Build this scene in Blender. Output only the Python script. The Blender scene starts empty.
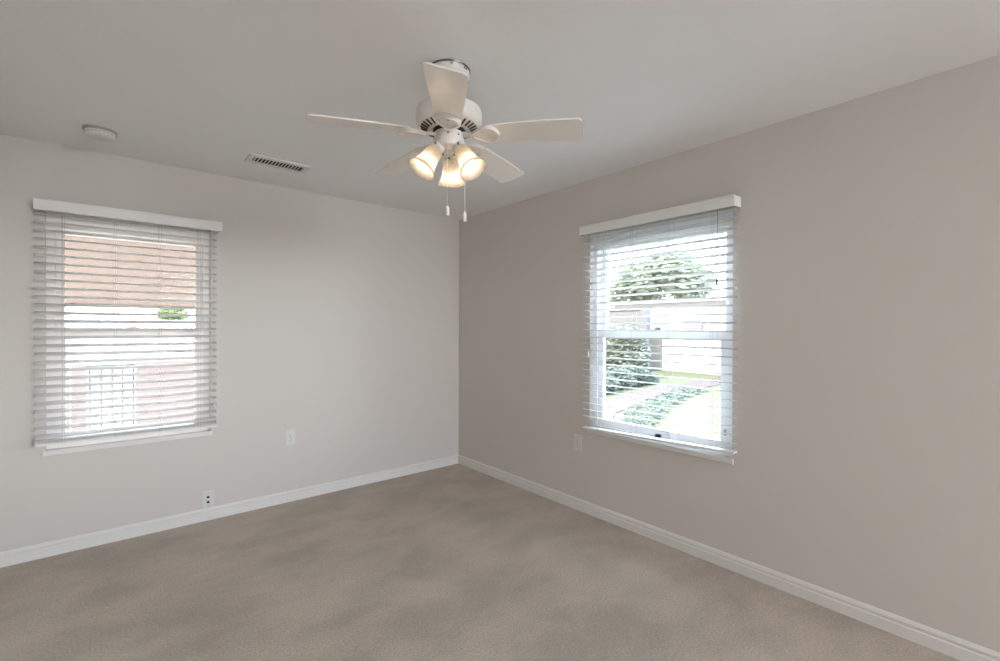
import bpy, bmesh, math, random
from mathutils import Vector, Matrix
random.seed(7)
sc = bpy.context.scene
C = sc.collection
PI = math.pi

# ------------------------------------------------------------------ camera
F_PX = 460.6255
YAW, PITCH, ROLL = 0.7025313, -0.0052041, 0.0033694
f = Vector((math.sin(YAW)*math.cos(PITCH), math.cos(YAW)*math.cos(PITCH), math.sin(PITCH)))
r = f.cross(Vector((0, 0, 1))).normalized(); u = r.cross(f)
r2 = r*math.cos(ROLL) + u*math.sin(ROLL); u2 = -r*math.sin(ROLL) + u*math.cos(ROLL)
cam = bpy.data.objects.new('camera', bpy.data.cameras.new('camera')); C.objects.link(cam)
M = Matrix((r2, u2, -f)).transposed().to_4x4(); M.translation = Vector((-2.6745, -3.7975, 1.3568))
cam.matrix_world = M
cam.data.sensor_width = 36; cam.data.lens = F_PX/1000*36; cam.data.clip_start = .02; cam.data.clip_end = 300
sc.camera = cam
sc.view_settings.view_transform = 'Standard'; sc.view_settings.look = 'None'
sc.view_settings.gamma = 1; sc.view_settings.use_curve_mapping = False
sc.view_settings.exposure = 0.47
cy = sc.cycles
cy.use_denoising = True; cy.max_bounces = 12; cy.diffuse_bounces = 7; cy.transparent_max_bounces = 16
cy.caustics_reflective = False; cy.caustics_refractive = False; cy.sample_clamp_indirect = 8

# ------------------------------------------------------------------ daylight
wd = bpy.data.worlds.new('sky'); sc.world = wd; wd.use_nodes = True
nt = wd.node_tree; bg = nt.nodes['Background']
tc = nt.nodes.new('ShaderNodeTexCoord'); sep = nt.nodes.new('ShaderNodeSeparateXYZ'); rp = nt.nodes.new('ShaderNodeValToRGB')
nt.links.new(tc.outputs['Generated'], sep.inputs[0]); nt.links.new(sep.outputs['Z'], rp.inputs[0]); nt.links.new(rp.outputs[0], bg.inputs[0])
rp.color_ramp.elements[0].position = 0.07; rp.color_ramp.elements[0].color = (.92, .96, 1.0, 1)
rp.color_ramp.elements[1].position = .32; rp.color_ramp.elements[1].color = (.40, .47, .57, 1)
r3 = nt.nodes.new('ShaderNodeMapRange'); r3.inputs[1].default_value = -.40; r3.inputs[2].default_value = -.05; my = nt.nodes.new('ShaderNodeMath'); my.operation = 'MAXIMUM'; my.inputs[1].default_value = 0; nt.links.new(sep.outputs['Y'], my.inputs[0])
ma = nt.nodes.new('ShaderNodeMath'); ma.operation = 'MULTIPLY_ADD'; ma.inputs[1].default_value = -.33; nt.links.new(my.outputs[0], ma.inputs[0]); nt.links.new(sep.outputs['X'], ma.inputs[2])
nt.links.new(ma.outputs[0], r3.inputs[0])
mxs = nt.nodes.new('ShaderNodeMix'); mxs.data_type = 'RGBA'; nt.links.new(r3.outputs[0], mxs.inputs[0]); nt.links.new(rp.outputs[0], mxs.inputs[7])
mxs.inputs[6].default_value = (.14, .116, .090, 1)            # sky dimmed and warmed on the house side to balance the room's walls
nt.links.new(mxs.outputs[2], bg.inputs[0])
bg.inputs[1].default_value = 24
sun = bpy.data.objects.new('sun', bpy.data.lights.new('sun', 'SUN')); C.objects.link(sun)
sun.data.energy = 11; sun.data.angle = math.radians(2); sun.data.color = (1, .95, .87)
sun.rotation_euler = Vector((-.62, .10, .80)).to_track_quat('Z', 'Y').to_euler()
def portal(name, loc, sx, sy, normal):
    l = bpy.data.lights.new(name, 'AREA'); l.shape = 'RECTANGLE'; l.size = sx; l.size_y = sy; l.cycles.is_portal = True
    o = bpy.data.objects.new(name, l); C.objects.link(o); o.location = loc
    o.rotation_euler = Vector(normal).to_track_quat('-Z', 'Z').to_euler()
H = 2.44
XL, YB = -3.42, -6.4                      # the walls behind and left of the camera
RWIN = (-2.665, -1.655, .62, 2.035)        # opening in the right wall (y0,y1,z0,z1)
LWIN = (-2.965, -2.135, .62, 2.035)        # opening in the left wall (x0,x1,z0,z1)
ADDED_OPENING = (-2.0, -.1, .04, 2.36)              # unseen opening added behind the camera to let in daylight
portal('daylight_right', (.16, -2.16, 1.3), 1.0, 1.36, (-1, 0, 0))
portal('daylight_left', (-2.55, .16, 1.3), .83, 1.36, (0, -1, 0))
portal('daylight_back', (-1.05, YB-.16, 1.2), 1.9, 2.32, (0, 1, 0))

# ------------------------------------------------------------------ materials
def mat(name, col, rough=.6, spec=.3, bump=None, noise=None, metal=0.0, transl=0.0):
    m = bpy.data.materials.new(name); m.use_nodes = True; n = m.node_tree; b = n.nodes['Principled BSDF']
    b.inputs['Base Color'].default_value = (*col, 1); b.inputs['Roughness'].default_value = rough
    b.inputs['Specular IOR Level'].default_value = spec; b.inputs['Metallic'].default_value = metal
    g = n.nodes.new('ShaderNodeTexCoord')
    if bump:                                # (scale, strength, distance)
        t = n.nodes.new('ShaderNodeTexNoise'); t.inputs['Scale'].default_value = bump[0]; t.inputs['Detail'].default_value = 4
        bp = n.nodes.new('ShaderNodeBump'); bp.inputs['Strength'].default_value = bump[1]; bp.inputs['Distance'].default_value = bump[2]
        n.links.new(g.outputs['Object'], t.inputs['Vector']); n.links.new(t.outputs['Fac'], bp.inputs['Height']); n.links.new(bp.outputs[0], b.inputs['Normal'])
    if noise:                               # (scale, second colour, low, high)
        t = n.nodes.new('ShaderNodeTexNoise'); t.inputs['Scale'].default_value = noise[0]; t.inputs['Detail'].default_value = 5
        cr = n.nodes.new('ShaderNodeValToRGB')
        cr.color_ramp.elements[0].position = noise[2]; cr.color_ramp.elements[0].color = (*col, 1)
        cr.color_ramp.elements[1].position = noise[3]; cr.color_ramp.elements[1].color = (*noise[1], 1)
        n.links.new(g.outputs['Object'], t.inputs['Vector']); n.links.new(t.outputs['Fac'], cr.inputs[0]); n.links.new(cr.outputs[0], b.inputs['Base Color'])
    if transl:
        out = n.nodes['Material Output']; tr = n.nodes.new('ShaderNodeBsdfTranslucent'); tr.inputs[0].default_value = (*col, 1)
        mx = n.nodes.new('ShaderNodeMixShader'); mx.inputs[0].default_value = transl
        n.links.new(b.outputs[0], mx.inputs[1]); n.links.new(tr.outputs[0], mx.inputs[2]); n.links.new(mx.outputs[0], out.inputs[0])
    return m
WALL = mat('wall_paint', (.635, .60, .560), .75, .2, bump=(60, .12, .004))
CEIL = mat('ceiling_paint', (.84, .83, .82), .8, .2, bump=(45, .15, .004))
TRIM = mat('trim_paint', (.74, .725, .70), .4, .4)
VINYL = mat('window_vinyl', (.87, .885, .91), .35, .4)
VINYL2 = mat('awning_lit_vinyl', (.88, .84, .81), .35, .4)  # same vinyl, with the awning's pinkish reflected light put into its colour
SLAT = mat('blind_slat', (.74, .725, .725), .4, .3, transl=.15)
VAL = mat('blind_valance', (.78, .775, .75), .4, .4)
IRONC = mat('grey_cord', (.20, .20, .22), .6)
CORD = mat('cord', (.50, .46, .44), .8)
FANW = mat('fan_white_enamel', (.74, .71, .67), .35, .5)
BLADE = mat('fan_blade_white', (.82, .765, .70), .22, .9)
PLASTIC = mat('white_plastic', (.72, .71, .69), .4, .4)
PLATE = mat('plate_plastic', (.68, .665, .65), .4, .4)
DARK = mat('dark_slot', (.03, .028, .025), .7)
BLACK = mat('black_latch', (.02, .02, .022), .5)
STEEL = mat('steel_screw', (.25, .24, .22), .35, .5, metal=.8)
BULB = bpy.data.materials.new('lit_bulb'); BULB.use_nodes = True
_b = BULB.node_tree.nodes['Principled BSDF']; _b.inputs['Emission Color'].default_value = (1, .86, .66, 1); _b.inputs['Emission Strength'].default_value = 3.5
# alabaster glass shade
SHADE = bpy.data.materials.new('alabaster_glass'); SHADE.use_nodes = True
n = SHADE.node_tree; b = n.nodes['Principled BSDF']; out = n.nodes['Material Output']
g = n.nodes.new('ShaderNodeTexCoord'); t = n.nodes.new('ShaderNodeTexNoise'); t.inputs['Scale'].default_value = 28; t.inputs['Detail'].default_value = 5; t.inputs['Distortion'].default_value = 2.5
cr = n.nodes.new('ShaderNodeValToRGB'); cr.color_ramp.elements[0].position = .35; cr.color_ramp.elements[0].color = (.68, .62, .55, 1)
cr.color_ramp.elements[1].position = .65; cr.color_ramp.elements[1].color = (.80, .76, .72, 1)
n.links.new(g.outputs['Object'], t.inputs['Vector']); n.links.new(t.outputs['Fac'], cr.inputs[0]); hs = n.nodes.new('ShaderNodeHueSaturation'); hs.inputs['Value'].default_value = .34; n.links.new(cr.outputs[0], hs.inputs['Color']); n.links.new(hs.outputs[0], b.inputs['Base Color'])
b.inputs['Roughness'].default_value = .25
tr = n.nodes.new('ShaderNodeBsdfTranslucent'); n.links.new(cr.outputs[0], tr.inputs[0])
mx = n.nodes.new('ShaderNodeMixShader'); mx.inputs[0].default_value = .55
n.links.new(b.outputs[0], mx.inputs[1]); n.links.new(tr.outputs[0], mx.inputs[2]); n.links.new(mx.outputs[0], out.inputs[0])
# window glass
GLASS = bpy.data.materials.new('window_glass'); GLASS.use_nodes = True
n = GLASS.node_tree; n.nodes.remove(n.nodes['Principled BSDF']); out = n.nodes['Material Output']
tr = n.nodes.new('ShaderNodeBsdfTransparent'); tr.inputs[0].default_value = (.93, .96, .95, 1)
gl = n.nodes.new('ShaderNodeBsdfGlossy'); gl.inputs['Roughness'].default_value = .02
fr = n.nodes.new('ShaderNodeFresnel'); fr.inputs[0].default_value = 1.12
mx = n.nodes.new('ShaderNodeMixShader'); n.links.new(fr.outputs[0], mx.inputs[0]); n.links.new(tr.outputs[0], mx.inputs[1]); n.links.new(gl.outputs[0], mx.inputs[2]); n.links.new(mx.outputs[0], out.inputs[0])
# carpet: cut pile with brushed nap patches
CARPET = bpy.data.materials.new('carpet'); CARPET.use_nodes = True
n = CARPET.node_tree; b = n.nodes['Principled BSDF']; b.inputs['Roughness'].default_value = .95; b.inputs['Specular IOR Level'].default_value = .1
b.inputs['Sheen Weight'].default_value = .15
g = n.nodes.new('ShaderNodeTexCoord')
mp = n.nodes.new('ShaderNodeMapping'); mp.inputs['Rotation'].default_value = (0, 0, .6); mp.inputs['Scale'].default_value = (1.0, 1.6, 1)
t1 = n.nodes.new('ShaderNodeTexNoise'); t1.inputs['Scale'].default_value = 1.9; t1.inputs['Detail'].default_value = 5; t1.inputs['Roughness'].default_value = .58; t1.inputs['Distortion'].default_value = .25
n.links.new(g.outputs['Object'], mp.inputs[0]); n.links.new(mp.outputs[0], t1.inputs['Vector'])
cr = n.nodes.new('ShaderNodeValToRGB')
cr.color_ramp.elements[0].position = .38; cr.color_ramp.elements[0].color = (.45, .385, .325, 1)
cr.color_ramp.elements[1].position = .62; cr.color_ramp.elements[1].color = (.56, .48, .405, 1)
n.links.new(t1.outputs['Fac'], cr.inputs[0])
t2 = n.nodes.new('ShaderNodeTexNoise'); t2.inputs['Scale'].default_value = 110; t2.inputs['Detail'].default_value = 2
n.links.new(g.outputs['Object'], t2.inputs['Vector'])
c2 = n.nodes.new('ShaderNodeValToRGB'); c2.color_ramp.elements[0].position = .3; c2.color_ramp.elements[0].color = (.76, .74, .72, 1)
c2.color_ramp.elements[1].position = .7; c2.color_ramp.elements[1].color = (1, 1, 1, 1)
n.links.new(t2.outputs['Fac'], c2.inputs[0])
mm = n.nodes.new('ShaderNodeMix'); mm.data_type = 'RGBA'; mm.blend_type = 'MULTIPLY'; mm.inputs[0].default_value = 1
n.links.new(cr.outputs[0], mm.inputs[6]); n.links.new(c2.outputs[0], mm.inputs[7]); n.links.new(mm.outputs[2], b.inputs['Base Color'])
bp = n.nodes.new('ShaderNodeBump'); bp.inputs['Strength'].default_value = .5; bp.inputs['Distance'].default_value = .006
n.links.new(t2.outputs['Fac'], bp.inputs['Height']); n.links.new(bp.outputs[0], b.inputs['Normal'])
# outdoor materials
LAWN = mat('lawn_grass', (0.074, 0.082, 0.050), .9, .1, noise=(3, (0.086, 0.092, 0.062), .35, .65))
SHRUB = mat('shrub_leaf', (0.218, 0.247, 0.218), .6, .2, noise=(6, (0.276, 0.305, 0.270), .4, .6), transl=.2)
SHRUB2 = mat('low_hedge_leaf', (0.114, 0.145, 0.128), .6, .2, noise=(6, (0.150, 0.176, 0.150), .4, .6), transl=.2)
TREE = mat('tree_leaf', (0.290, 0.334, 0.290), .6, .2, noise=(2, (0.405, 0.440, 0.334), .4, .6), transl=.3)
PATH = mat('path_paver', (0.072, 0.058, 0.061), .9, .1, noise=(5, (0.084, 0.069, 0.072), .4, .6))
WHITEW = mat('white_stucco', (0.393, 0.393, 0.428), .9, .1, bump=(30, .3, .01))
GREYW = mat('grey_stucco', (0.158, 0.158, 0.180), .9, .1, bump=(30, .3, .01))
PINK = mat('pink_stucco', (0.172, 0.135, 0.129), .9, .1, bump=(30, .3, .01))
PINK2 = mat('pale_pink_paint', (0.274, 0.243, 0.232), .8, .1)
AWN = mat('awning_canvas', (0.253, 0.198, 0.172), .8, .1, transl=.30)
CONC = mat('concrete', (.56, .55, .52), .9, .1, noise=(3, (.64, .63, .60), .4, .6))
IRON = mat('railing_grey', (.07, .07, .072), .6, .3)
BARK = mat('bark', (.18, .13, .10), .9, .1)
ROOFT = mat('roof_tile', (.34, .24, .20), .9, .1)

# ------------------------------------------------------------------ mesh helpers
def box(bm, a, b, rot=None, bev=0):
    (x0, y0, z0), (x1, y1, z1) = a, b
    vs = [bm.verts.new(v) for v in ((x0,y0,z0),(x1,y0,z0),(x1,y1,z0),(x0,y1,z0),(x0,y0,z1),(x1,y0,z1),(x1,y1,z1),(x0,y1,z1))]
    fs = [bm.faces.new([vs[i] for i in q]) for q in ((0,3,2,1),(4,5,6,7),(0,1,5,4),(1,2,6,5),(2,3,7,6),(3,0,4,7))]
    if rot is not None:
        for v in vs: v.co = rot @ v.co
    if bev:
        es = list({e for fc in fs for e in fc.edges})
        bmesh.ops.bevel(bm, geom=es, offset=bev, segments=2, affect='EDGES', profile=.6)
def lathe(bm, prof, seg=32, m=None, cap=True):
    m = m or Matrix.Identity(4); rings = []
    for rad, z in prof:
        rings.append([bm.verts.new(m @ Vector((rad*math.cos(2*PI*i/seg), rad*math.sin(2*PI*i/seg), z))) for i in range(seg)])
    for a, b_ in zip(rings, rings[1:]):
        for i in range(seg): bm.faces.new((a[i], a[(i+1) % seg], b_[(i+1) % seg], b_[i]))
    if cap:
        bm.faces.new(rings[0][::-1]); bm.faces.new(rings[-1])
def tube(bm, pts, rad, seg=8, cap=True):
    pts = [Vector(p) for p in pts]; rings = []
    rads = rad if isinstance(rad, (list, tuple)) else [rad]*len(pts)
    for i, p in enumerate(pts):
        d = (pts[min(i+1, len(pts)-1)] - pts[max(i-1, 0)]).normalized()
        a = d.cross(Vector((0, 0, 1)) if abs(d.z) < .9 else Vector((1, 0, 0))).normalized(); b_ = d.cross(a)
        rings.append([bm.verts.new(p + rads[i]*(a*math.cos(2*PI*k/seg) + b_*math.sin(2*PI*k/seg))) for k in range(seg)])
    for a, b_ in zip(rings, rings[1:]):
        for i in range(seg): bm.faces.new((a[i], a[(i+1) % seg], b_[(i+1) % seg], b_[i]))
    if cap: bm.faces.new(rings[0][::-1]); bm.faces.new(rings[-1])
def prism(bm, pts, z0, z1, m=None):
    m = m or Matrix.Identity(4)
    a = [bm.verts.new(m @ Vector((x, y, z0))) for x, y in pts]; b_ = [bm.verts.new(m @ Vector((x, y, z1))) for x, y in pts]
    bm.faces.new(a[::-1]); bm.faces.new(b_)
    for i in range(len(pts)): j = (i+1) % len(pts); bm.faces.new((a[i], a[j], b_[j], b_[i]))
def obj(name, bm, material, parent=None, smooth=False, loc=None, recalc=True):
    if recalc: bmesh.ops.recalc_face_normals(bm, faces=bm.faces[:])
    me = bpy.data.meshes.new(name); bm.to_mesh(me); bm.free()
    me.materials.append(material)
    if smooth:
        me.polygons.foreach_set('use_smooth', [True]*len(me.polygons))
        me.set_sharp_from_angle(angle=math.radians(40))
    o = bpy.data.objects.new(name, me); C.objects.link(o)
    if parent: o.parent = parent
    if loc: o.location = loc
    return o
def empty(name, label, cat, loc=(0, 0, 0), group=None):
    o = bpy.data.objects.new(name, None); o.empty_display_size = .1; C.objects.link(o); o.location = loc
    o['label'] = label; o['category'] = cat
    if group: o['group'] = group
    return o
def tag(o, label, cat, group=None, kind=None):
    o['label'] = label; o['category'] = cat
    if group: o['group'] = group
    if kind: o['kind'] = kind
    return o
def struct(name, bm, m, label=None, **k):
    o = obj(name, bm, m, **k); o['kind'] = 'structure'
    if label: o['label'] = label
    return o
NB = bmesh.new

# ------------------------------------------------------------------ room shell
T = .15
def wall_pieces(bm, span, hole, put):       # put(u0,u1,z0,z1)
    (u0, u1), (a, b_, z0, z1) = span, hole
    put(bm, u0, a, 0, H); put(bm, b_, u1, 0, H)
    if z0 > 0: put(bm, a, b_, 0, z0)
    put(bm, a, b_, z1, H)
bm = NB(); wall_pieces(bm, (XL-T, 0), LWIN, lambda B, a, b_, c, d: box(B, (a, 0, c), (b_, T, d)))
o = struct('wall_left', bm, WALL, 'greige wall with the wider slatted blind on its left end')
bm = NB(); wall_pieces(bm, (YB-T, T), RWIN, lambda B, a, b_, c, d: box(B, (0, a, c), (T, b_, d)))
struct('wall_right', bm, WALL, 'greige wall with the garden window')
bm = NB(); wall_pieces(bm, (XL-T, 0), ADDED_OPENING, lambda B, a, b_, c, d: box(B, (a, YB-T, c), (b_, YB, d)))
struct('wall_back', bm, WALL)
bm = NB(); box(bm, (XL-T, YB, 0), (XL, 0, H))
struct('wall_side', bm, WALL)
bm = NB(); box(bm, (XL-T, YB-T, -.1), (T, T, 0)); struct('floor', bm, CARPET, 'beige cut-pile carpet with brushed nap marks')
bm = NB(); box(bm, (XL-T-.4, YB-T-.4, H), (T+.25, T+.25, H+.15)); struct('ceiling', bm, CEIL, 'smooth off-white ceiling')
# moulded baseboards: tall flat, a groove, a bead and a rounded top
BP = [(.0, 0), (.014, 0), (.014, .050), (.010, .054), (.010, .060), (.012, .064), (.012, .071), (.008, .080), (.004, .0845), (.0, .0845)]
def baseboard(name, p0, p1, nrm):
    bm = NB(); p0, p1, nrm = Vector(p0), Vector(p1), Vector(nrm)
    A = [bm.verts.new(p0 + nrm*d + Vector((0, 0, z))) for d, z in BP]; B_ = [bm.verts.new(p1 + nrm*d + Vector((0, 0, z))) for d, z in BP]
    for i in range(len(BP)): j = (i+1) % len(BP); bm.faces.new((A[i], A[j], B_[j], B_[i]))
    bm.faces.new(A); bm.faces.new(B_[::-1]); struct(name, bm, TRIM, 'white moulded baseboard')
baseboard('baseboard_left', (XL, 0, 0), (0, 0, 0), (0, -1, 0))
baseboard('baseboard_right', (0, -.014, 0), (0, YB, 0), (-1, 0, 0))

# ------------------------------------------------------------------ windows (u along the wall, v outward, z up)
def maker(side):
    if side == 'L': P = lambda u_, v, z: (u_, v, z)
    else: P = lambda u_, v, z: (v, u_, z)
    def bx(bm, u0, u1, v0, v1, z0, z1, bev=0): box(bm, P(u0, v0, z0), P(u1, v1, z1), bev=bev)
    return P, bx
def window(name, side, W, label):
    P, bx = maker(side); a, b_, z0, z1 = W; VINYL = {'L': VINYL2, 'R': globals()['VINYL']}[side]
    bm = NB(); w = .038
    for u0, u1 in ((a, a+w), (b_-w, b_)): bx(bm, u0, u1, .035, .135, z0, z1)
    bx(bm, a+w, b_-w, .035, .135, z1-.088, z1); bx(bm, a+w, b_-w, .035, .135, z0, z0+.03)
    for u0, u1 in ((a+w, a+w+.008), (b_-w-.008, b_-w)): bx(bm, u0, u1, .075, .083, z0+.03, z1-.088)     # track lip
    root = struct(name, bm, VINYL, label)
    s0, s1 = a+w, b_-w
    def sash(v0, v1, za, zb, bot, top, st):
        bm = NB()
        bx(bm, s0, s0+st, v0, v1, za, zb, .003); bx(bm, s1-st, s1, v0, v1, za, zb, .003)
        bx(bm, s0+st, s1-st, v0+.001, v1-.001, za, za+bot); bx(bm, s0+st, s1-st, v0+.001, v1-.001, zb-top, zb)
        s = obj('sash', bm, VINYL, root)
        bm = NB(); bx(bm, s0+st-.004, s1-st+.004, (v0+v1)/2-.002, (v0+v1)/2+.002, za+bot-.004, zb-top+.004)
        obj('pane', bm, GLASS, s)
        return s
    sash(.088, .120, 1.300, z1-.088, .045, .022, .040)
    lo = sash(.045, .074, z0+.03, 1.345, .052, .048, .048)
    bm = NB(); m_ = (s0+s1)/2; dk = (.0 if side == 'L' else .02)
    bx(bm, m_-.035, m_+.035, .048, .070, 1.345, 1.352, .002); bx(bm, m_-.03, m_+.012, .052, .062, 1.352, 1.366, .002)
    obj('sash_lock', bm, VINYL if side == 'L' else STEEL, lo)
    if side == 'R':
        bm = NB(); bx(bm, -2.20, -2.165, .030, .048, .652, .672, .004); o = obj('sash_lift', bm, BLACK, lo); o['label'] = 'small black sash pull'
        bm = NB(); bx(bm, b_-.0, b_+.0, 0, 0, 0, 0) if False else bx(bm, a+.052, a+.064, .036, .046, .74, .775, .002); obj('tilt_latch', bm, CORD, lo)
    bm = NB(); bx(bm, a-.012, b_+.012, -.014, .0, z0-.024, z0+.006, .003); bx(bm, a+.0, b_-.0, -.004, .036, z0-.0, z0+.006)
    obj('window_sill', bm, TRIM, root)
    return root
window('window_1', 'L', LWIN, 'white single-hung window looking onto the pink awning')
window('window_2', 'R', RWIN, 'white single-hung window looking onto the garden')

# ------------------------------------------------------------------ blinds
def blind(side, u0, u1, label, tilt, zr, ladders, wand, cords):
    P, bx = maker(side)
    root = empty('window_blind', label, 'window blind', P((u0+u1)/2, 0, 2.09)); inv = Vector(root.location)
    def fin(name, bm, m, par=root, **k):
        bmesh.ops.translate(bm, verts=bm.verts[:], vec=-inv); return obj(name, bm, m, par, **k)
    v0, v1 = (u0-.002, u1+.030) if side == 'L' else (u0-.006, u1+.018)
    bm = NB()
    # valance: profiled board with returns
    bx(bm, v0, v1, -.086, -.074, 2.026, 2.090, .003)
    bx(bm, v0, v0+.010, -.0745, -.001, 2.028, 2.088, .002); bx(bm, v1-.010, v1, -.0745, -.001, 2.028, 2.088, .002)
    bx(bm, v0, v1, -.0885, -.084, 2.078, 2.090, .002)
    vl = fin('valance', bm, VAL)
    bm = NB(); bx(bm, v1-.022, v1-.006, -.084, -.070, 2.021, 2.0275, .002); fin('valance_clip', bm, STEEL, vl)
    bm = NB(); bx(bm, u0+.012, u1-.012, -.068, -.010, 2.036, 2.074, .002); fin('head_rail', bm, PLASTIC)
    # slats: curved 50 mm strips
    bm = NB(); cw = .025
    def slat(zc, zc2, tl, sag=.0):
        n = 6; rows = []
        for s in range(n+1):
            x = -cw + 2*cw*s/n; z = .0035*(1-(x/cw)**2)
            vv = -.042 + x*math.cos(tl) ; dz = x*math.sin(tl) + z
            rows.append((vv, dz))
        for top in (0, 1): pass
        ring = [(v, z+.0016) for v, z in rows] + [(v, z-.0016) for v, z in rows[::-1]]
        A = [bm.verts.new(P(u0, v, zc+z)) for v, z in ring]; B_ = [bm.verts.new(P(u1, v, zc2+z)) for v, z in ring]
        for i in range(len(ring)): j = (i+1) % len(ring); bm.faces.new((A[i], A[j], B_[j], B_[i]))
        bm.faces.new(A[::-1]); bm.faces.new(B_)
    za, zb = zr                       # bottom rail height at u0 and at u1
    zmin = max(za, zb); N = 28; top = 2.012; step = (top - (zmin+.045))/(N-1)
    for i in range(N): slat(top-i*step, top-i*step, tilt + random.uniform(-.02, .02))
    for k in range(2 if side == 'L' else 0): slat(za+.016+.009*k, zb+.016+.009*k, tilt*.4)
    fin('slat_panel', bm, SLAT, smooth=True)
    bm = NB(); A = []
    hh = .010 if side == 'L' else .005
    ring = [(-.068, -.006), (-.068, hh-.006), (-.062, hh), (-.022, hh), (-.016, hh-.006), (-.016, -.006)]
    A = [bm.verts.new(P(u0, v, za+z)) for v, z in ring]; B_ = [bm.verts.new(P(u1, v, zb+z)) for v, z in ring]
    for i in range(6): bm.faces.new((A[i], A[(i+1) % 6], B_[(i+1) % 6], B_[i]))
    bm.faces.new(A[::-1]); bm.faces.new(B_); fin('bottom_rail', bm, VAL)
    for l in ladders:
        bm = NB(); zz = za + (zb-za)*(l-u0)/(u1-u0)
        for v in (-.0695, -.0145): tube(bm, [P(l, v, 2.03), P(l, v, zz)], .0009, 6)
        tube(bm, [P(l+.012, -.0705, 2.03), P(l+.012, -.0705, zz)], .0007, 6)
        fin('ladder_cord', bm, CORD)
        bm = NB(); tube(bm, [P(l, -.042, zz-.006), P(l, -.042, zz-.010)], .006, 10); fin('cord_button', bm, PLASTIC)
    for (l, zend, rad) in cords:
        bm = NB(); tube(bm, [P(l, -.076, 2.03), P(l, -.076, zend+.03)], .0014, 6); cd = fin('pull_cord', bm, CORD if zend < 1.5 or side == 'L' else IRONC)
        bm = NB(); c0 = P(l, -.076, 0)
        lathe(bm, [(.003, zend+.034), (.006, zend+.026), (.008, zend+.004), (.006, zend), (.002, zend-.001)], 12, Matrix.Translation(Vector(c0)))
        fin('tassel', bm, PLASTIC if zend < 1.5 or side == 'L' else IRONC, cd, smooth=True)
    for (l, zend) in wand:
        bm = NB(); tube(bm, [P(l, -.079, 2.03), P(l, -.080, zend)], .0032, 6); fin('tilt_wand', bm, PLASTIC)
    return root
blind('L', -3.006, -2.105, 'off-white slatted blind on the left wall, over the window with pink light', math.radians(19), (.672, .668),
      (-2.89, -2.655, -2.43, -2.215), [], [(-2.14, 1.66, 1), (-2.125, .80, 1)])
blind('R', -2.700, -1.642, 'off-white slatted blind on the right wall, over the garden window', math.radians(-9.5), (.676, .640),
      (-2.585, -2.315, -2.055, -1.785), [], [(-2.61, 1.60, 1), (-1.70, 1.16, 1)])

# ------------------------------------------------------------------ ceiling fan
FX, FY, BZ = -1.5821, -2.1703, 2.1418
FAN = empty('ceiling_fan', 'white five-blade ceiling fan with three lit bell-shaped glass shades', 'ceiling fan', (FX, FY, H))
def fobj(name, bm, m, par=None, **k):       # geometry is given about the fan axis with real heights
    bmesh.ops.translate(bm, verts=bm.verts[:], vec=(0, 0, -H)); return obj(name, bm, m, par or FAN, smooth=True, **k)
bm = NB(); lathe(bm, [(.060, 2.440), (.088, 2.440), (.089, 2.438), (.088, 2.435)], 48); fobj('mounting_ring', bm, STEEL)
bm = NB(); lathe(bm, [(.083, 2.4355), (.086, 2.433), (.086, 2.418), (.078, 2.408), (.060, 2.398), (.040, 2.386), (.030, 2.376)], 48); cnp = fobj('canopy', bm, FANW)
for a in (-2.05, -1.35, -1.22, .4, 1.6, 2.9):
    bm = NB(); lathe(bm, [(.0045, 0), (.0045, .003), (.002, .0045)], 10, Matrix.Translation((.0855*math.cos(a), .0855*math.sin(a), 2.426)) @ Matrix.Rotation(a, 4, 'Z') @ Matrix.Rotation(PI/2, 4, 'Y')); fobj('screw', bm, STEEL, cnp)
bm = NB(); lathe(bm, [(.024, 2.384), (.024, 2.30), (.030, 2.296), (.034, 2.288), (.034, 2.276)], 32); fobj('down_rod', bm, FANW)
bm = NB(); lathe(bm, [(.030, 2.286), (.090, 2.284), (.120, 2.280), (.134, 2.272), (.1385, 2.258), (.1385, 2.222), (.134, 2.212), (.124, 2.205), (.108, 2.197), (.084, 2.189), (.072, 2.188)], 64)
mh = fobj('motor_housing', bm, FANW)
NS = 30
for i in range(NS):                          # vent slots: one part each would be pattern, so one mesh
    pass
bm = NB()
for i in range(NS):
    a = 2*PI*(i+.5)/NS
    m_ = Matrix.Rotation(a, 4, 'Z') @ Matrix.Translation((.1035, 0, 2.1930)) @ Matrix.Rotation(-math.atan2(.017, .038), 4, 'Y')
    box(bm, (-.015, -.0028, -.0035), (.016, .0028, .0015), rot=m_)
fobj('vent_slots', bm, mat('slot_shadow_brown', (.10, .07, .05), .8), mh)
bm = NB(); lathe(bm, [(.058, 2.192), (.068, 2.191), (.068, 2.180), (.062, 2.176), (.050, 2.176)], 40); fobj('flywheel', bm, DARK)
bm = NB(); lathe(bm, [(.056, 2.178), (.061, 2.175), (.0625, 2.168), (.0625, 2.122), (.060, 2.114), (.052, 2.109), (.036, 2.105), (.018, 2.103), (.012, 2.096), (.004, 2.094)], 48)
sw = fobj('switch_housing', bm, FANW)
for a in (-2.23, -1.5, -.9, 1.0, 2.4):
    bm = NB(); lathe(bm, [(.0045, 0), (.0045, .003), (.002, .0045)], 10, Matrix.Translation((.0615*math.cos(a), .0615*math.sin(a), 2.156)) @ Matrix.Rotation(a, 4, 'Z') @ Matrix.Rotation(PI/2, 4, 'Y')); fobj('screw', bm, STEEL, sw)
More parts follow.
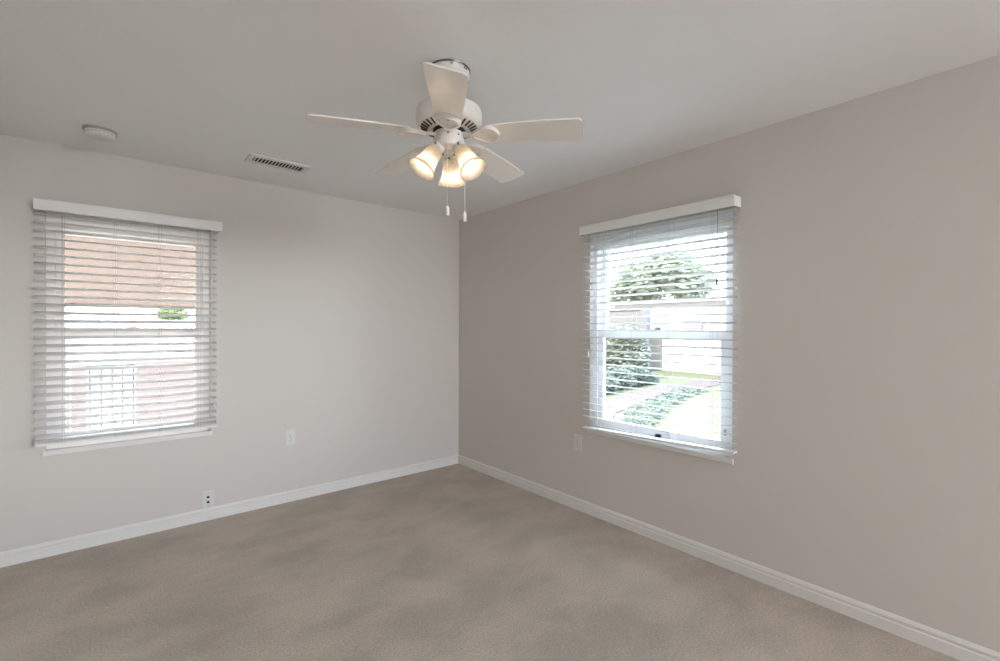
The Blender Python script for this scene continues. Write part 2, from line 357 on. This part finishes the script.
# blades: local x outward, y counter-clockwise; the clockwise edge is the higher one
def blade_outline():
    pts = []
    rt, w1, w0, rr = .556, .070, .051, .165
    def arc(cx, cy_, ra, a0, a1, n=6): return [(cx+ra*math.cos(a0+(a1-a0)*i/n), cy_+ra*math.sin(a0+(a1-a0)*i/n)) for i in range(n+1)]
    pts += arc(rt-.018, w1-.018, .018, 0, PI/2)[::1]
    pts += [(.40, w1-.003), (.28, w0+.007)] + arc(rr+.03, w0-.03, .03, PI/2, PI)
    q = [(x, -y) for x, y in pts[::-1]]
    return pts + q
def iron(bm):
    # hub arm, then a ring-shaped plate with a small diamond opening
    T0 = -.0045
    def ring(outer, inner, z0, z1):
        nn = len(outer)
        V = [[bm.verts.new((x, y, z)) for x, y in P_] for P_, z in ((outer, z0), (inner, z0), (inner, z1), (outer, z1))]
        for k in range(4):
            A, B_ = V[k], V[(k+1) % 4]
            for i in range(nn): j = (i+1) % nn; bm.faces.new((A[i], A[j], B_[j], B_[i]))
    nn = 40; outer = []; mid = []; inn = []
    for i in range(nn):
        a = 2*PI*i/nn; c, s = math.cos(a), math.sin(a)
        wx = .060; wy = .050*(1 + .42*c)*(.80 + .2*abs(s))   # rounded triangle, wide towards the blade
        outer.append((.160 + wx*c, wy*s)); mid.append((.160 + wx*c*.80, wy*s*.78))
        q = 1/(abs(c)+abs(s)); inn.append((.168 + .016*c*q, .010*s*q))
    ring(outer, mid, -.020, -.0035); ring(mid, inn, -.009, -.0035)
    prism(bm, [(.058, .016), (.095, .011), (.130, .016), (.130, -.016), (.095, -.011), (.058, -.016)], -.012, -.003)
th0 = math.radians(-125.108)
bo = blade_outline()
roll = math.radians(12); DROOP = math.radians(3.5); BZ = 2.176
first = None
for k in range(5):
    a = th0 + k*2*PI/5
    if first is None:
        bm = NB(); prism(bm, bo, -.003, .003); bl = obj('fan_blade', bm, BLADE, FAN)
        bmi = NB(); iron(bmi); ir = obj('blade_iron', bmi, FANW, bl, smooth=True)
        bms = NB()
        for (x, y) in ((.215, .020), (.215, -.020), (.160, 0)): lathe(bms, [(.0045, -.019), (.0045, -.0165)], 8, Matrix.Translation((x, y, .0035)))
        first = (bl, ir)
        bms.free()
    else:
        bl = first[0].copy(); C.objects.link(bl); bl.parent = FAN
        ir = first[1].copy(); C.objects.link(ir); ir.parent = bl
    bl.matrix_local = Matrix.Translation((0, 0, BZ-H)) @ Matrix.Rotation(a, 4, 'Z') @ Matrix.Rotation(DROOP, 4, 'Y') @ Matrix.Rotation(-roll, 4, 'X')
# arms, shades, bulbs
prof = [(.027, 0), (.031, .006), (.0335, .020), (.0355, .040), (.038, .060), (.042, .080), (.048, .097), (.0555, .110), (.0625, .119)]
for k, ang in enumerate((-70, 50, 170)):
    a = math.radians(ang); tl = math.radians(34)
    neck = Vector((.050*math.cos(a), .050*math.sin(a), 2.112))
    ax = Vector((math.sin(tl)*math.cos(a), math.sin(tl)*math.sin(a), -math.cos(tl)))
    q = ax.to_track_quat('Z', 'Y').to_matrix().to_4x4(); Mx = Matrix.Translation(neck) @ q
    bm = NB(); lathe(bm, [(.012, -.014), (.022, -.012), (.0275, -.004), (.0285, .006), (.0285, .016), (.026, .018)], 24, Mx); tube(bm, [(.020*math.cos(a), .020*math.sin(a), 2.106), (.034*math.cos(a), .034*math.sin(a), 2.112), neck - ax*.008], .0095, 12); arm = fobj('shade_holder', bm, FANW)
    for j in range(3):
        bm = NB(); b2 = 2*PI*j/3 + .6
        lathe(bm, [(.003, .026), (.003, .033), (.005, .034), (.005, .038)], 8, Mx @ Matrix.Translation((0, 0, .011)) @ Matrix.Rotation(b2, 4, 'Z') @ Matrix.Rotation(PI/2, 4, 'Y'))
        fobj('thumb_screw', bm, STEEL, arm)
    bm = NB(); lathe(bm, [(rr_, z+.012) for rr_, z in prof] + [(.0622, .1325)] + [(rr_-.003, z+.012) for rr_, z in prof[::-1]], 40, Mx, cap=False)
    sh = fobj('glass_shade', bm, SHADE)
    bm = NB(); lathe(bm, [(.006, .018), (.012, .020), (.013, .036), (.016, .046), (.0215, .060), (.0225, .072), (.019, .083), (.010, .092), (.002, .094)], 20, Mx); fobj('light_bulb', bm, BULB, sh)
    L = bpy.data.objects.new('fan_bulb_light', bpy.data.lights.new('fan_bulb_light', 'POINT')); C.objects.link(L)
    L.data.energy = .8; L.data.color = (1, .85, .66); L.data.shadow_soft_size = .02
    pp = neck + ax*.104; L.location = (FX+pp.x, FY+pp.y, pp.z)
# pull chains
for (dx, dy, zt, ze, nm) in ((-.0400, -.0485, 2.145, 1.815, ''), (.0505, -.0440, 2.145, 1.806, '')):
    bm = NB(); tube(bm, [(dx*.96, dy*.96, zt), (dx, dy, zt-.010), (dx, dy, ze+.04)], .0011, 6)
    z = zt-.012
    while z > ze+.045:
        bmesh.ops.create_icosphere(bm, subdivisions=1, radius=.0017, matrix=Matrix.Translation((dx, dy, z))); z -= .006
    ch = fobj('pull_chain', bm, PLASTIC)
    bm = NB(); lathe(bm, [(.002, ze+.040), (.005, ze+.037), (.0078, ze+.030), (.0082, ze+.004), (.007, ze), (.002, ze)], 16, Matrix.Translation((dx, dy, 0))); fobj('chain_pendant', bm, PLASTIC, ch)

# ------------------------------------------------------------------ ceiling vent, smoke detector, plates
V = empty('ceiling_vent', 'white rectangular ceiling register with dark louvre gaps', 'vent', (-1.825, -.525, H))
bm = NB(); x0, x1, y0, y1 = -.185, .185, -.083, .083; gx0, gx1, gy0, gy1 = -.152, .155, -.042, .052
for a, b_ in (((x0, y0), (x1, gy0)), ((x0, gy1), (x1, y1)), ((x0, gy0), (gx0, gy1)), ((gx1, gy0), (x1, gy1))): box(bm, (a[0], a[1], -.008), (b_[0], b_[1], 0))
obj('frame', bm, PLASTIC, V)
bm = NB(); box(bm, (gx0, gy0, -.002), (gx1, gy1, 0)); obj('duct', bm, mat('duct_brown', (.06, .05, .042), .8), V)
bm = NB()
for i in range(15):
    x = gx0 + (gx1-gx0)*(i+.5)/15
    box(bm, (-.0045, gy0, -.0008), (.0045, gy1, .0008), rot=Matrix.Translation((x, 0, -.0085)) @ Matrix.Rotation(-.35, 4, 'Y'))
obj('louvre', bm, PLASTIC, V)
bm = NB(); box(bm, (gx1-.022, gy0, -.012), (gx1-.014, gy1-.02, -.009)); obj('damper_lever', bm, DARK, V)

S = empty('smoke_detector', 'round white smoke detector on the ceiling at upper left', 'smoke detector', (-2.715, -.425, H))
bm = NB(); lathe(bm, [(.060, 0), (.074, 0), (.074, -.010), (.070, -.0115)], 48); obj('mounting_base', bm, mat('detector_base', (.42, .41, .40), .5), S, smooth=True)  # shading along the rim is put into the base's grey colour
bm = NB(); lathe(bm, [(.060, -.0105), (.066, -.012), (.068, -.018), (.064, -.033), (.054, -.041), (.030, -.043), (.004, -.043)], 48); obj('cover', bm, PLASTIC, S, smooth=True)
bm = NB(); 
for i in range(24):
    a = 2*PI*i/24; box(bm, (.0655, -.005, -.026), (.0685, .005, -.022), rot=Matrix.Rotation(a, 4, 'Z'))
obj('sensing_slots', bm, CORD, S)
bm = NB(); lathe(bm, [(.010, -.0425), (.010, -.0455), (.008, -.046)], 16, Matrix.Translation((.025, 0, 0))); obj('test_button', bm, PLASTIC, S)

def plate(side, uc, zc, label, kind):
    P, bx = maker(side); cat = {'duplex': 'outlet', 'decora': 'outlet', 'jack': 'wall plate'}[kind]
    name = {'duplex': 'electrical_outlet', 'decora': 'electrical_outlet', 'jack': 'cable_plate'}[kind]
    E = empty(name, label, cat, P(uc, 0, zc))
    bm = NB(); bx(bm, -.036, .036, -.0065, 0, -.060, .060, .0025); obj('cover_plate', bm, PLATE, E)
    if kind == 'duplex':
        for s in (-1, 1):
            bm = NB(); bx(bm, -.017, .017, -.0085, -.0055, s*.021-.0145, s*.021+.0145, .001); so = obj('socket', bm, PLASTIC, E)
            bm = NB(); bx(bm, -.008, -.0055, -.0092, -.0080, s*.021-.002, s*.021+.007); bx(bm, .0055, .008, -.0092, -.0080, s*.021-.002, s*.021+.007); bx(bm, -.0025, .0025, -.0092, -.0080, s*.021-.010, s*.021-.005)
            obj('slots', bm, DARK, so)
        bm = NB(); bx(bm, -.003, .003, -.0078, -.006, -.003, .003); obj('screw', bm, STEEL, E)
    if kind == 'decora':
        bm = NB(); bx(bm, -.0165, .0165, -.0088, -.006, -.0335, .0335, .001); so = obj('socket', bm, mat('decora', (.66, .64, .63), .4, .4), E)
        for s in (-1, 1):
            for q_ in (-1, 1):
                bm = NB(); bx(bm, q_*.0073-.0008, q_*.0073+.0008, -.0094, -.0084, s*.018-.002, s*.018+.005); obj('slot', bm, STEEL, so)
    if kind == 'jack':
        for s in (-1, 1):
            bm = NB()
            mt = Matrix.Translation(P(0, -.0065, s*.0175-.002)) @ (Matrix.Rotation(PI/2, 4, 'X'))
            lathe(bm, [(.0085, -.001), (.0085, .003), (.006, .0035)], 16, mt); obj('jack_socket', bm, DARK, E)
            bm = NB(); mt = Matrix.Translation(P(0, -.0065, s*.046)) @ Matrix.Rotation(PI/2, 4, 'X'); lathe(bm, [(.003, -.001), (.003, .001)], 10, mt); obj('screw', bm, STEEL, E)
plate('L', -1.603, .497, 'white duplex outlet on the left wall between window and corner', 'duplex')
plate('L', -2.149, .146, 'wall plate with two dark round jacks just above the left baseboard', 'jack')
plate('R', -1.547, .500, 'white rectangular outlet beside the garden window, left of its sill', 'decora')

# ------------------------------------------------------------------ outdoors
G = -.35
bm = NB(); box(bm, (-40, -40, G-.2), (60, 60, G-.02)); struct('ground', bm, CONC)
bm = NB(); prism(bm, [(-30, YB-3.2), (1.2, YB-3.2), (1.2, YB-.3), (-30, YB-.3)], G-.02, G); b2_ = NB(); box(b2_, (-14, -11.2, G), (14, -11, 1.75)); struct('horizon_light_block', b2_, WHITEW)  # unseen wall added to block bright horizon light from the left wall
struct('bounce_cutting_ground', bm, mat('dark_bounce_cutter', (.10, .085, .07), .95, .1))  # unseen dark ground added to cut light bounced onto the near ceiling
bm = NB(); prism(bm, [(1.2, -14), (30, -14), (30, 14), (1.2, 14)], G-.02, G); o = obj('lawn', bm, LAWN); o['kind'] = 'structure'; o['label'] = 'sunlit garden lawn'
bm = NB(); prism(bm, [(2.6, .2), (5.0, 1.72), (7.5, 2.32), (10, 2.5), (13.2, 2.6), (20, 2.7), (20, 3.6), (13.2, 3.5), (11.2, 3.42), (8.7, 3.4), (6.4, 2.95), (4.2, 1.9), (2.2, .9)], G, G+.02)
struct('garden_path', bm, PATH, 'pinkish paved path curving past the hedge')

def leaves(bm, centre, rad, n, size, squash=.85, shell=.55):
    cx, cy_, cz = centre
    for _ in range(n):
        while True:
            d = Vector((random.uniform(-1, 1), random.uniform(-1, 1), random.uniform(-1, 1)))
            if shell*shell < d.length_squared < 1: break
        p = Vector((cx+d.x*rad[0], cy_+d.y*rad[1], cz+d.z*rad[2]))
        if p.z < G+.02: continue
        q = Matrix.Rotation(random.uniform(0, 2*PI), 3, 'Z') @ Matrix.Rotation(random.uniform(-1.2, 1.2), 3, 'X')
        s = size*random.uniform(.7, 1.3)
        vs = [bm.verts.new(p + q @ Vector(v)) for v in ((-s, 0, 0), (-.2*s, -.45*s, .12*s), (s, 0, 0), (-.2*s, .45*s, .12*s))]
        bm.faces.new(vs)
def plant(name, label, cat, base, blobs, n, size, m, trunk, group=None):
    root = empty(name, label, cat, base, group)
    bm = NB()
    for c, rd in blobs: leaves(bm, c, rd, n, size)
    bmesh.ops.translate(bm, verts=bm.verts[:], vec=-Vector(base)); obj('foliage', bm, m, root, recalc=False)
    bm = NB()
    for pts, rr_ in trunk: tube(bm, [Vector(p)-Vector(base) for p in pts], rr_, 8)
    obj('trunk' if cat == 'tree' else 'stem', bm, BARK, root)
    return root
# tall shrub at the back of the lawn, a low hedge in front of it
plant('garden_shrub', 'tall bluish-green shrub at the left of the garden view', 'shrub', (11.0, 6.3, G),
      [((10.9, 5.65, .45), (.85, .95, .85)), ((11.1, 6.6, .65), (.9, 1.0, .9)), ((11.2, 7.8, .6), (.9, 1., .95)), ((10.8, 5.35, .95), (.6, .55, .5))], 5200, .08, SHRUB,
      [([(11, 6.3, G), (11, 6.2, .6)], [.05, .03]), ([(11, 6.3, G+.1), (11.1, 7.2, .8)], [.04, .02])])
plant('low_hedge', 'low rounded hedge between tall shrub and paved path', 'hedge', (8.4, 4.2, G),
      [((7.2, 3.85, -.15), (.6, .5, .34)), ((7.7, 4.7, -.02), (.7, .7, .42)), ((8.3, 4.1, -.12), (.7, .5, .40)), ((9.2, 4.25, -.12), (.7, .5, .40)), ((10.0, 4.25, -.22), (.6, .4, .28))], 2600, .055, SHRUB2,
      [([(8.4, 4.2, G), (8.4, 4.2, -.1)], [.03, .02])])
plant('shadow_band_leaves', 'strip of dark leaves standing in for a shadow band beside the path', 'shadow stand-in', (7.2, 1.7, G),
      [((4.6+.62*i, .95+.28*i-.012*i*i, G+.0), (.42, .42, .10)) for i in range(9)], 1700, .035, SHRUB2,
      [([(7.2, 1.9, G), (7.2, 1.9, G+.08)], [.01, .01])])  # dark leaf strip added in place of the shadow band along the path
# trees beyond the garden wall
plant('broadleaf_tree', 'broad pale-green tree above the garden walls', 'tree', (18.5, 9.0, G),
      [((18.5, 9.4, 3.9), (1.7, 1.9, 1.2)), ((18.2, 8.0, 4.2), (1.5, 1.3, 1.0)), ((18.8, 10.6, 3.1), (1.5, 1.3, 1.0)), ((18.6, 7.2, 3.6), (1.3, 1.1, .9))], 2500, .16, TREE,
      [([(18.5, 9.0, G), (18.5, 9.2, 2.6), (18.3, 9.0, 4.2)], [.16, .12, .05]), ([(18.5, 9.2, 2.4), (18.2, 8.2, 4.3)], [.08, .03])])
pt = empty('palm_tree', 'small palm rising behind the trees', 'tree', (24, 11.0, G))
bm = NB(); tube(bm, [(0, 0, 0), (.1, .05, 4), (.05, 0, 6.2)], [.14, .11, .09]); obj('trunk', bm, BARK, pt)
bm = NB()
for i in range(26):
    a = 2*PI*i/26; el = random.uniform(-.5, 1.0)
    for s in range(9):
        t0 = s/9; t1 = (s+1)/9; L0 = 1.1
        pf = lambda t: Vector((.05+L0*t*math.cos(a)*math.cos(el), L0*t*math.sin(a)*math.cos(el), 6.2+L0*(t*math.sin(el)-.55*t*t)))
        w0, w1 = .12*math.sin(PI*min(t0+.05, 1)), .12*math.sin(PI*min(t1+.02, 1)); sd = Vector((-math.sin(a), math.cos(a), 0))
        bm.faces.new([bm.verts.new(v) for v in (pf(t0)-sd*w0, pf(t1)-sd*w1, pf(t1)+sd*w1, pf(t0)+sd*w0)])
obj('fronds', bm, TREE, pt, recalc=False)
# neighbour's white building and a grey garden wall
nb = empty('neighbour_house', 'long white outbuilding beyond the lawn', 'building', (15.5, 3, G))
bm = NB(); box(bm, (-1, -11, 0), (2.5, 5.6, 2.75)); obj('wall', bm, WHITEW, nb)
bm = NB(); box(bm, (-1.12, -11, 2.75), (2.6, 5.7, 2.87)); obj('roof_edge', bm, WHITEW, nb)
bm = NB(); box(bm, (-1.06, 1.55, 1.62), (-.98, 2.35, 2.02), bev=.01); w = obj('window', bm, GREYW, nb)
bm = NB()
for i in range(4): box(bm, (-1.075, 1.60, 1.67+i*.085), (-1.055, 2.30, 1.70+i*.085))
obj('shutter', bm, WHITEW, w)
bm = NB(); box(bm, (-1.06, .4, 0), (-.99, 1.35, 2.0)); d = obj('door', bm, WHITEW, nb)
bm = NB()
box(bm, (0, 0, 0), (.2, 9, 2.45)); box(bm, (-.04, -.04, 2.45), (.24, 9, 2.52)); box(bm, (-.06, -.06, 0), (.26, .22, 2.45))
tag(obj('garden_wall', bm, GREYW, loc=(13.6, 6.45, G)), 'pale grey block wall behind the tall shrub', 'wall')

# left window side: awning over the window, low porch wall, post and railing
A = empty('window_awning', 'salmon canvas awning hanging outside the left window', 'awning', (-2.55, T, 2.15))
bm = NB()
nS = 24; x0, x1 = -.72, .80
rows = []
for j in range(9):
    t = j/8; yy = .02 + .78*t; zz = -.02 - .60*t - .05*math.sin(PI*t)*-1
    rows.append([bm.verts.new((x0+(x1-x0)*i/nS, yy, zz + .004*math.sin(i*2.1+j))) for i in range(nS+1)])
rows.append([bm.verts.new((x0+(x1-x0)*i/nS, .80, -.640)) for i in range(nS+1)])
for ra, rb in zip(rows, rows[1:]):
    for i in range(nS): bm.faces.new((ra[i], ra[i+1], rb[i+1], rb[i]))
bmesh.ops.solidify(bm, geom=bm.faces[:], thickness=.003)
obj('canvas', bm, AWN, A, smooth=True)
for xx in (x0+.03, x1-.03):
    bm = NB(); tube(bm, [(xx, .0, -.66), (xx, .40, -.645), (xx, .785, -.62)], .009, 8); obj('bracket', bm, IRON, A)
bm = NB(); tube(bm, [(x0, .79, -.626), (x1, .79, -.626)], .006, 8); obj('front_bar', bm, IRON, A)

bm = NB(); box(bm, (0, 0, 0), (2.2, .16, 1.26)); box(bm, (-.02, -.02, 1.26), (2.2, .18, 1.30))
tag(obj('porch_wall', bm, PINK, loc=(-2.44, 3.0, G)), 'low pink stucco wall outside the left window', 'wall')
bm = NB(); box(bm, (0, 0, 0), (.125, .14, 1.30), bev=.006); tag(obj('wall_pillar', bm, PINK, loc=(-3.0, 3.0, G)), 'short pink pillar at the left end of the grey railing', 'pillar')
bm = NB(); box(bm, (0, 0, 0), (.11, .11, 3.0), bev=.006); tag(obj('porch_post', bm, PINK2, loc=(-3.13, 3.15, G)), 'tall pale pink post outside the left window', 'post')
R_ = empty('metal_railing', 'thin grey railing between pillar and low pink wall', 'railing', (-2.875, 3.05, G))
bm = NB(); tube(bm, [(0, 0, 1.27), (.435, 0, 1.27)], .010, 8); obj('top_rail', bm, IRON, R_)
bm = NB(); tube(bm, [(0, 0, .14), (.435, 0, .14)], .008, 8); obj('bottom_rail', bm, IRON, R_)
for i in range(5):
    bm = NB(); tube(bm, [(.03+i*.094, 0, .0), (.03+i*.094, 0, 1.27)], .009, 8); obj('baluster', bm, IRON, R_)
up = empty('utility_pole', 'thin pole beyond the low pink wall', 'pole', (-.62, 12.6, G))
bm = NB(); tube(bm, [(0, 0, 0), (0, 0, 2.6)], [.04, .035]); obj('post', bm, IRON, up)
bm = NB(); box(bm, (-.30, -.04, 2.35), (.30, .04, 2.40)); obj('crossarm', bm, IRON, up)
bm = NB(); box(bm, (-9, 0, 0), (9, .2, 1.86)); box(bm, (-9, -.04, 1.86), (9, .24, 1.90)); tag(obj('boundary_wall', bm, WHITEW, loc=(-1, 12, G)), 'bright white boundary wall far beyond the low pink wall', 'wall')
plant('street_tree', 'small green treetop showing over the far white boundary wall', 'tree', (-1.1, 14.5, G), [((-1.1, 14.5, 1.75), (.42, .5, .30))], 1500, .07, mat('street_tree_leaf', (.17, .21, .10), .6, .2, transl=.2), [([(-1.1, 14.5, G), (-1.1, 14.5, 1.75)], [.06, .04])])
